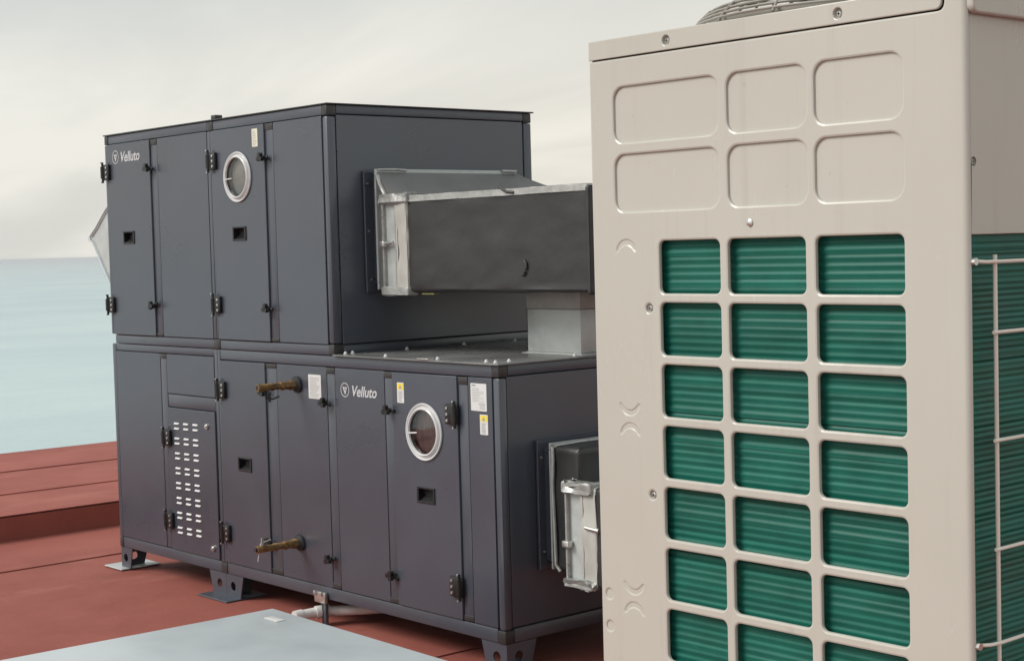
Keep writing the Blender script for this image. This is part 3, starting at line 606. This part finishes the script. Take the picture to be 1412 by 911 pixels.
ld = empty('insulated_duct', (AX, AY, 0.34), label='black insulated duct with foil seams leaving the low end of the dark unit', cat='duct')
Z0 = 0.34
bm = bmesh.new(); frame_ring(bm, 0.001, 0.013, 0.172, 1.020, zz(0.372), zz(0.866), 0.060); frame_ring(bm, 0.013, 0.045, 0.205, 0.985, zz(0.405), zz(0.835), 0.02)
bm_obj('wall_collar', bm, 'paint', ld)
bm = bmesh.new()
for y_, z_ in ((0.19, 0.80), (0.195, 0.44)): acyl(bm, (0.013, y_, zz(z_)), (0.017, y_, zz(z_)), 0.005, 8)
bm_obj('screws', bm, 'steel', ld)
bm = bmesh.new(); frame_ring(bm, 0.058, 0.066, 0.188, 0.995, zz(0.380), zz(0.858), 0.026)
bm_obj('flange', bm, 'galv', ld)
soft_box('insulated_neck', 0.064, 0.215, 0.198, 0.99, zz(0.372), zz(0.848), 'insul', ld, 0.02, 0.005, 18, 21)
bm = bmesh.new(); atube(bm, [(0.075, 0.192, zz(0.845)), (0.08, 0.189, zz(0.80)), (0.074, 0.190, zz(0.70)), (0.078, 0.191, zz(0.55)), (0.08, 0.192, zz(0.40)), (0.10, 0.195, zz(0.376))], 0.007, 8); atube(bm, [(0.08, 0.2, zz(0.848)), (0.085, 0.35, zz(0.852)), (0.08, 0.5, zz(0.85)), (0.085, 0.75, zz(0.852))], 0.008, 8)
bm_obj('foil_seam', bm, 'foil', ld)
bm = bmesh.new(); loft(bm, [(0.20, 0.150, 0.99, zz(0.362), zz(0.715)), (0.33, 0.150, 0.99, zz(0.362), zz(0.715))])
bm_obj('bare_sleeve', bm, 'galv', ld)
bm = bmesh.new(); frame_ring(bm, 0.198, 0.208, 0.132, 1.0, zz(0.348), zz(0.728), 0.034)
bm_obj('flange', bm, 'foil', ld)
bm = bmesh.new(); abox(bm, 0.190, 0.225, 0.120, 0.146, zz(0.49), zz(0.515), 0.004); bm_obj('flange_clamp', bm, 'steel', ld)
bm = bmesh.new(); acyl(bm, (0.31, 0.13, zz(0.575)), (0.38, 0.13, zz(0.57)), 0.008, 8); bm_obj('flange_clamp', bm, 'steel', ld)
soft_box('foil_patch', 0.190, 0.345, 0.126, 0.19, zz(0.695), zz(0.735), 'foil', ld, 0.010, 0.012, 18, 43)
soft_box('foil_patch', 0.190, 0.345, 0.126, 0.19, zz(0.346), zz(0.374), 'foil', ld, 0.008, 0.012, 18, 47)
soft_box('white_wrap', 0.275, 0.36, 0.138, 1.0, zz(0.355), zz(0.722), 'whitetape', ld, 0.012, 0.009, 24, 13)
soft_box('insulated_box', 0.335, 1.20, 0.140, 1.0, zz(0.350), zz(0.725), 'insul', ld, 0.022, 0.0045, 22, 17)
bm = bmesh.new()
for x_ in (0.5, 1.05):
    for y_ in (0.2, 0.9): abox(bm, x_-0.03, x_+0.03, y_-0.03, y_+0.03, zz(0.005), zz(0.352), 0.003)
bm_obj('support', bm, 'galv', ld)

# ================================================================== rain hood on the far end
hood = empty('intake_hood', (AX+XL, AY, 1.0), label='pale sheet-metal rain hood jutting from the far end of the dark unit', cat='hood')
prof = [(-0.002, 0.98), (-0.16, 0.93), (-0.30, 0.845), (-0.41, 0.760), (-0.485, 0.712), (-0.492, 0.692), (-0.46, 0.680), (-0.31, 0.50), (-0.002, 0.14)]
bm = bmesh.new(); A = [bm.verts.new((a, 0.15, b)) for a, b in prof]; B = [bm.verts.new((a, 0.98, b)) for a, b in prof]
bm.faces.new(A); bm.faces.new(B[::-1])
for i in range(len(prof)): bm.faces.new((A[i], A[(i+1) % len(prof)], B[(i+1) % len(prof)], B[i]))
bm_obj('shell', bm, 'galv', hood, ang=50)
bm = bmesh.new(); atube(bm, [(a, 0.142, b) for a, b in prof[:5]], 0.005, 8); atube(bm, [(a, 0.142, b) for a, b in prof[5:]], 0.005, 8); bm_obj('rim', bm, 'galvlid', hood)
bm = bmesh.new(); acyl(bm, (-0.502, 0.145, 0.70), (-0.502, 0.98, 0.70), 0.014, 10); bm_obj('drip_edge', bm, 'galvlid', hood)

# ================================================================== low metal box in the foreground
lid = empty('low_metal_box', (-5.292, 3.353, 0), R(-1.6), label='low metal box with a flat pale grey lid on the red roof', cat='metal box')
LX, LY, LZ = 1.85, 1.80, 0.22
box('casing', 0.03, LX-0.03, -LY+0.03, -0.03, 0.004, LZ-0.028, 'galv', lid, 0.004)
bm = bmesh.new(); abox(bm, 0, LX, -LY, 0, LZ-0.030, LZ, 0.004); bm_obj('lid', bm, 'galvlid', lid)
box('painted_glint', 0.125, 0.215, -0.115, -0.075, LZ+0.0005, LZ+0.003, 'white', lid, 0.001)  # bright glint on the lid, painted as a thin white piece

# ================================================================== beige outdoor unit
BX0, BY0 = -2.0615, 2.0
bu = empty('outdoor_condenser', (BX0, BY0, 0), label='tall beige outdoor condenser with a grid of openings over green fins', cat='condenser')
BW, BD, BZ0, BZ1 = 0.7665, 1.24, 0.32, 1.9556
def lx(v): return v-BX0
cols = [(lx(-1.9005), lx(-1.7645)), (lx(-1.7465), lx(-1.5875)), (lx(-1.567), lx(-1.4045))]
rcol = [(lx(-2.003), lx(-1.763)), (lx(-1.7435), lx(-1.5815)), (lx(-1.566), lx(-1.404))]
rrow = [(1.774, 1.870), (1.6545, 1.753)]
PITCHZ = 0.10565
win = [rrect(a, b, 1.5125-PITCHZ*k, 1.602-PITCHZ*k, 0.011, 5) for a, b in cols for k in range(11)]
rec = [(a, b, c, d) for a, b in rcol for c, d in rrow]
def crescent(cx, cz, sgn, r=0.0235, w=0.0052, n=16):
    A = [(cx+r*math.cos(R(15+150*k/n)), cz+sgn*r*math.sin(R(15+150*k/n))) for k in range(n+1)]
    B = [(cx+(r-w*math.sin(R(180*k/n))**0.5-0.0006)*math.cos(R(15+150*k/n)), cz+sgn*(r-w*math.sin(R(180*k/n))**0.5-0.0006)*math.sin(R(15+150*k/n))) for k in range(n, -1, -1)]
    return A+B
slots = [(lx(-1.979), z-0.0235, 1) for z in (1.604, 1.2835, 0.966)]+[(lx(-1.979), z+0.0235, -1) for z in (1.300, 0.983, 0.664)]
dots = [(lx(-2.041), 0.974), (lx(-2.041), 0.916)]
scr = [(lx(-1.927), 1.4867), (lx(-1.9284), 1.1631), (lx(-1.928), 0.84), (lx(-1.698), 1.6273)]
xe = BW-0.010+0.0157
capx = lx(-1.335)
outer = [(0, BZ0), (xe, BZ0), (xe, BZ1-0.001), (capx+0.0035, BZ1-0.001)] + [(capx+0.0035-0.010+0.010*math.cos(R(-a)), 1.931-0.0005+0.010*math.sin(R(-a))) for a in (0, 30, 60, 90)] + [(0, 1.9205)]
holes = win + [rrect(a, b, c, d, 0.022, 6) for a, b, c, d in rec] + [crescent(*q) for q in slots] + [circ(x_, z_, 0.0085, 18) for x_, z_ in dots] + [circ(x_, z_, 0.0075 if i < 3 else 0.004, 16) for i, (x_, z_) in enumerate(scr)]
me = plate(outer, holes, 0.009, 0.0036, FRONT, 0.0)
bm = bmesh.new(); bm.from_mesh(me); xc, rr_ = BW-0.010, 0.010
for k in range(7):
    bmesh.ops.bisect_plane(bm, geom=bm.verts[:]+bm.edges[:]+bm.faces[:], plane_co=(xc+0.0157*k/6, 0, 0), plane_no=(1, 0, 0))
for v in bm.verts:
    if v.co.x > xc:
        th = (v.co.x-xc)/rr_; y = v.co.y; v.co.x = xc+(rr_-y)*math.sin(th); v.co.y = rr_-(rr_-y)*math.cos(th)
me.clear_geometry(); bm.to_mesh(me); bm.free(); smooth(me, 40)
fp = link('front_panel', me, 'beige', bu)
for a, b, c, d in rec:
    link('recessed_panel', plate(rrect(a-0.006, b+0.006, c-0.006, d+0.006, 0.02), [], 0.004, 0.0, FRONT, -0.0048), 'beige', fp)
for cx_, cz_, sg_ in slots:
    link('knockout', plate(rrect(cx_-0.031, cx_+0.031, cz_+min(0, sg_*0.031)-0.004, cz_+max(0, sg_*0.031)+0.004, 0.004, 2), [], 0.003, 0.0, FRONT, -0.0013), 'beige', fp)
for x_, z_ in dots: link('knockout', plate(circ(x_, z_, 0.013), [], 0.003, 0.0, FRONT, -0.0022), 'beige', fp)
def screw_me():
    bm = bmesh.new()
    alathe(bm, [(0.0088, -0.0015), (0.0078, -0.004), (0.0060, -0.0065), (0.001, -0.0068)], 18, 0)
    alathe(bm, [(0.0046, -0.0066), (0.0046, -0.003), (0.0034, -0.0018), (0.0006, -0.0016)], 14, 1)
    for a in (0, 90):
        c, s = math.cos(R(a)), math.sin(R(a))
        f = bm.faces.new([bm.verts.new((p*c-q*s, 0.0009, p*s+q*c)) for p, q in ((-0.003, -0.0006), (0.003, -0.0006), (0.003, 0.0006), (-0.003, 0.0006))]); f.material_index = 2
    return bm
s0 = bm_obj('screw', screw_me(), ['beige', 'steel', 'dark'], fp, (scr[0][0], 0, scr[0][1]))
for x_, z_ in scr[1:3]: copy_to(s0, fp, (x_, 0, z_))
bm = bmesh.new(); alathe(bm, [(0.0068, -0.002), (0.0062, 0.002), (0.003, 0.0035), (0.0005, 0.0036)], 14, 0); bm_obj('screw', bm, 'steel', fp, (scr[3][0], 0, scr[3][1]))
# cap: front lip, side lip, top sheet
capscr = [(lx(-1.8742), 1.9385), (lx(-1.5176), 1.9385)]
cap = link('cap', plate([(0.0, 1.9225), (capx-0.010, 1.9225)]+[(capx-0.010+0.010*math.sin(R(a)), 1.9325-0.010*math.cos(R(a))) for a in (22, 45, 68, 90)]+[(capx, BZ1), (0.0, BZ1)],
           [circ(x_, z_, 0.0085, 18) for x_, z_ in capscr], 0.006, 0.0018, FRONT, 0.0006), 'beige', bu)
s1 = copy_to(s0, cap, (capscr[0][0], 0.0006, capscr[0][1])); copy_to(s0, cap, (capscr[1][0], 0.0006, capscr[1][1]))
link('side_lip', plate([(0.004+0.012-0.012*math.sin(R(a)), 1.924-0.012*math.cos(R(a))) for a in (90, 68, 45, 22, 0)]+[(BD, 1.912), (BD, BZ1+0.006), (0.004, BZ1+0.006)], [], 0.012, 0.003, SIDE, BW+0.010), 'beige', cap)
FCX, FCY, FR = lx(-1.68), 0.325, 0.308
link('top_sheet', plate(rrect(0.001, BW-0.002, 0.007, BD, 0.004), [circ(FCX, FCY, FR-0.012, 48), circ(FCX, BD-0.30, FR-0.03, 48)], 0.006, 0.0015, FLAT, BZ1), 'beige', cap)
def fan(cx, cy, r):
    bm = bmesh.new(); n = 56
    rg = [[bm.verts.new((cx+q*math.cos(2*math.pi*k/n), cy+q*math.sin(2*math.pi*k/n), z)) for k in range(n)] for q, z in ((r, BZ1-0.004), (r, BZ1+0.010), (r-0.012, BZ1+0.016), (r-0.022, BZ1+0.004), (r-0.030, BZ1-0.20))]
    for A, B in zip(rg[:-1], rg[1:]):
        for k in range(n): bm.faces.new((A[k], A[(k+1) % n], B[(k+1) % n], B[k]))
    bm_obj('fan_collar', bm, 'greycap', cap)
    g = bpy.data.objects.new('fan_guard', None); COL.objects.link(g); g.parent = bu; g.empty_display_size = 0.05
    for i in range(13):
        q = r+0.010-0.010*i if i < 4 else r-0.044-(i-4)*0.029; h = BZ1+0.010+0.0085*i if i < 4 else BZ1+0.040+0.014*(1-(q/r)**2)
        bm = bmesh.new(); atube(bm, [(cx+q*math.cos(2*math.pi*k/44), cy+q*math.sin(2*math.pi*k/44), h) for k in range(44)], 0.0026, 6, closed=True); bm_obj('ring_wire', bm, 'greycap', g)
    for k in range(16):
        a = 2*math.pi*k/16+0.1; bm = bmesh.new()
        atube(bm, [(cx+q*math.cos(a), cy+q*math.sin(a), h) for q, h in ((r+0.013, BZ1+0.003), (r+0.001, BZ1+0.019), (r-0.018, BZ1+0.036), (r*0.8, BZ1+0.047), (r*0.5, BZ1+0.052), (0.04, BZ1+0.055))], 0.0026, 6); bm_obj('spoke_wire', bm, 'greycap', g)
    bm = bmesh.new(); acyl(bm, (cx, cy, BZ1-0.12), (cx, cy, BZ1+0.02), 0.055, 20)
    for k in range(4):
        a = k*math.pi/2; v = []
        for q, w, zt in ((0.05, 0.03, 0.02), (r-0.04, 0.09, 0.03)):
            for s in (-1, 1): v.append(bm.verts.new((cx+q*math.cos(a)-s*w*math.sin(a), cy+q*math.sin(a)+s*w*math.cos(a), BZ1-0.06+s*zt)))
        bm.faces.new((v[0], v[1], v[3], v[2]))
    bm_obj('fan', bm, 'dark', bu)
fan(FCX, FCY, FR); fan(FCX, BD-0.30, FR-0.018)
# coil rows, front and side
CP = 0.01265; NR = int((1.61-0.36)/CP)
def coil_mesh(L_, along, CP=CP):
    bm = bmesh.new(); pr = []
    for k in range(9):
        t = -0.5+k/8; pr.append((0.0015*max(0.0, math.cos(math.pi*t))**3, t*CP))
    A, B = [], []
    for d, z in pr:
        if along == 'x': A.append(bm.verts.new((0, -d, z))); B.append(bm.verts.new((L_, -d, z)))
        else: A.append(bm.verts.new((d, 0, z))); B.append(bm.verts.new((d, L_, z)))
    for k in range(8): bm.faces.new((A[k], A[k+1], B[k+1], B[k]) if along == 'y' else (A[k], B[k], B[k+1], A[k+1]))
    me = bpy.data.meshes.new('coil_row'); bm.to_mesh(me); bm.free(); smooth(me, 60); me.materials.append(M['coil']); return me
coil = bpy.data.objects.new('coil', None); COL.objects.link(coil); coil.parent = bu; coil.empty_display_size = 0.05
mx_, my_ = coil_mesh(BW-0.05, 'x'), coil_mesh(BD-0.06, 'y', CP*0.68)
for k in range(NR):
    z = 1.606-CP*k; j = random.uniform(-0.0012, 0.0012); tl = random.gauss(0, R(4.5))
    o = bpy.data.objects.new('coil_row', mx_); COL.objects.link(o); o.parent = coil; o.location = (0.02, 0.0175+j*0.6, z); o.rotation_euler = (tl, 0, 0)
for k in range(int(NR/0.68)):
    z = 1.606-CP*0.68*k; j = random.uniform(-0.001, 0.001); tl = random.gauss(0, R(6))
    o = bpy.data.objects.new('coil_row', my_); COL.objects.link(o); o.parent = coil; o.location = (BW-0.013-j*0.6, 0.020, z); o.rotation_euler = (0, tl, 0)
# remaining casing
box('inner_wall', 0.012, BW-0.045, 0.045, BD-0.012, BZ0+0.02, 1.62, 'dark', bu)
box('left_panel', 0.0005, 0.006, 0.007, BD-0.001, BZ0, 1.9495, 'beige', bu, 0.001)
box('rear_panel', 0.007, BW-0.012, BD-0.007, BD-0.001, BZ0, 1.9495, 'beige', bu, 0.001)
sp = link('side_panel', plate(rrect(0.0125, BD-0.03, 1.5985, 1.949, 0.003, 2), [circ(0.020, 1.703, 0.0085, 16)], 0.006, 0.0015, SIDE, BW-0.003), 'beige', bu)
bm = screw_me(); bm.transform(Matrix.Rotation(R(90), 4, 'Z')); bm_obj('screw', bm, ['beige', 'steel', 'dark'], sp, (BW-0.003, 0.020, 1.703))
box('corner_post', BW-0.035, BW, BD-0.029, BD, BZ0, 1.9495, 'beige', bu, 0.006)
box('base_tray', 0.001, BW-0.001, 0.006, BD-0.001, BZ0-0.02, BZ0+0.035, 'beige', bu, 0.003)
# wire guard on the finned side
wg = bpy.data.objects.new('wire_guard', None); COL.objects.link(wg); wg.parent = bu; wg.empty_display_size = 0.05
WX = BW+0.006
def wire(pts, r=0.0028):
    bm = bmesh.new(); atube(bm, pts, r, 8); return bm_obj('wire', bm, 'wire', wg)
for y_ in (0.058, 0.22, 0.382, 0.544, 0.706, 0.868, 1.03, 1.18): wire([(WX, y_, 1.569), (WX, y_, 0.385)], 0.0032)
for z_, hook in ((1.559, 1), (1.457, 0), (1.300, 0), (1.141, 0), (1.003, 1), (0.845, 0), (0.69, 0), (0.53, 0), (0.40, 1)):
    if hook: wire([(BW-0.004, 0.0135, z_+0.001), (BW+0.001, 0.020, z_+0.001), (WX+0.001, 0.034, z_), (WX+0.004, 0.055, z_), (WX+0.004, 0.10, z_), (WX+0.004, BD-0.04, z_)])
    else: wire([(WX+0.004, 0.046, z_), (WX+0.004, BD-0.04, z_)])
for z_ in (1.559, 1.003):
    bm = bmesh.new(); acyl(bm, (BW-0.004, 0.0120, z_+0.001), (BW+0.005, 0.0120, z_+0.001), 0.0055, 10); bm_obj('wire_screw', bm, 'steel', wg)
for x_ in (0.03, BW-0.11):
    bm = bmesh.new(); abox(bm, x_, x_+0.08, -0.05, BD+0.05, 0.284, 0.2985, 0.002); abox(bm, x_, x_+0.08, -0.05, BD+0.05, 0.004, 0.018, 0.002); abox(bm, x_+0.034, x_+0.046, -0.05, BD+0.05, 0.0185, 0.2835, 0.0)
    bm_obj('support_beam', bm, 'galv', bu)

# ================================================================== sea air: one even haze round camera, roof and sea
bm = bmesh.new(); abox(bm, -31000, 31000, -31000, 31000, -27.0, 2.6)
me = bpy.data.meshes.new('haze'); bmesh.ops.recalc_face_normals(bm, faces=bm.faces); bm.to_mesh(me); bm.free()
hm = bpy.data.materials.new('sea_haze'); hm.use_nodes = True; ht = hm.node_tree; ht.nodes.clear()
ho = ht.nodes.new('ShaderNodeOutputMaterial'); hv = ht.nodes.new('ShaderNodeVolumePrincipled'); hv.inputs['Color'].default_value = (0.92, 0.95, 0.98, 1); hv.inputs['Density'].default_value = 0.00016; hv.inputs['Anisotropy'].default_value = 0.2
ht.links.new(hv.outputs[0], ho.inputs['Volume']); me.materials.append(hm)
hz = bpy.data.objects.new('haze', me); COL.objects.link(hz); tag(hz, label='thin pale sea haze over the water', kind='stuff')
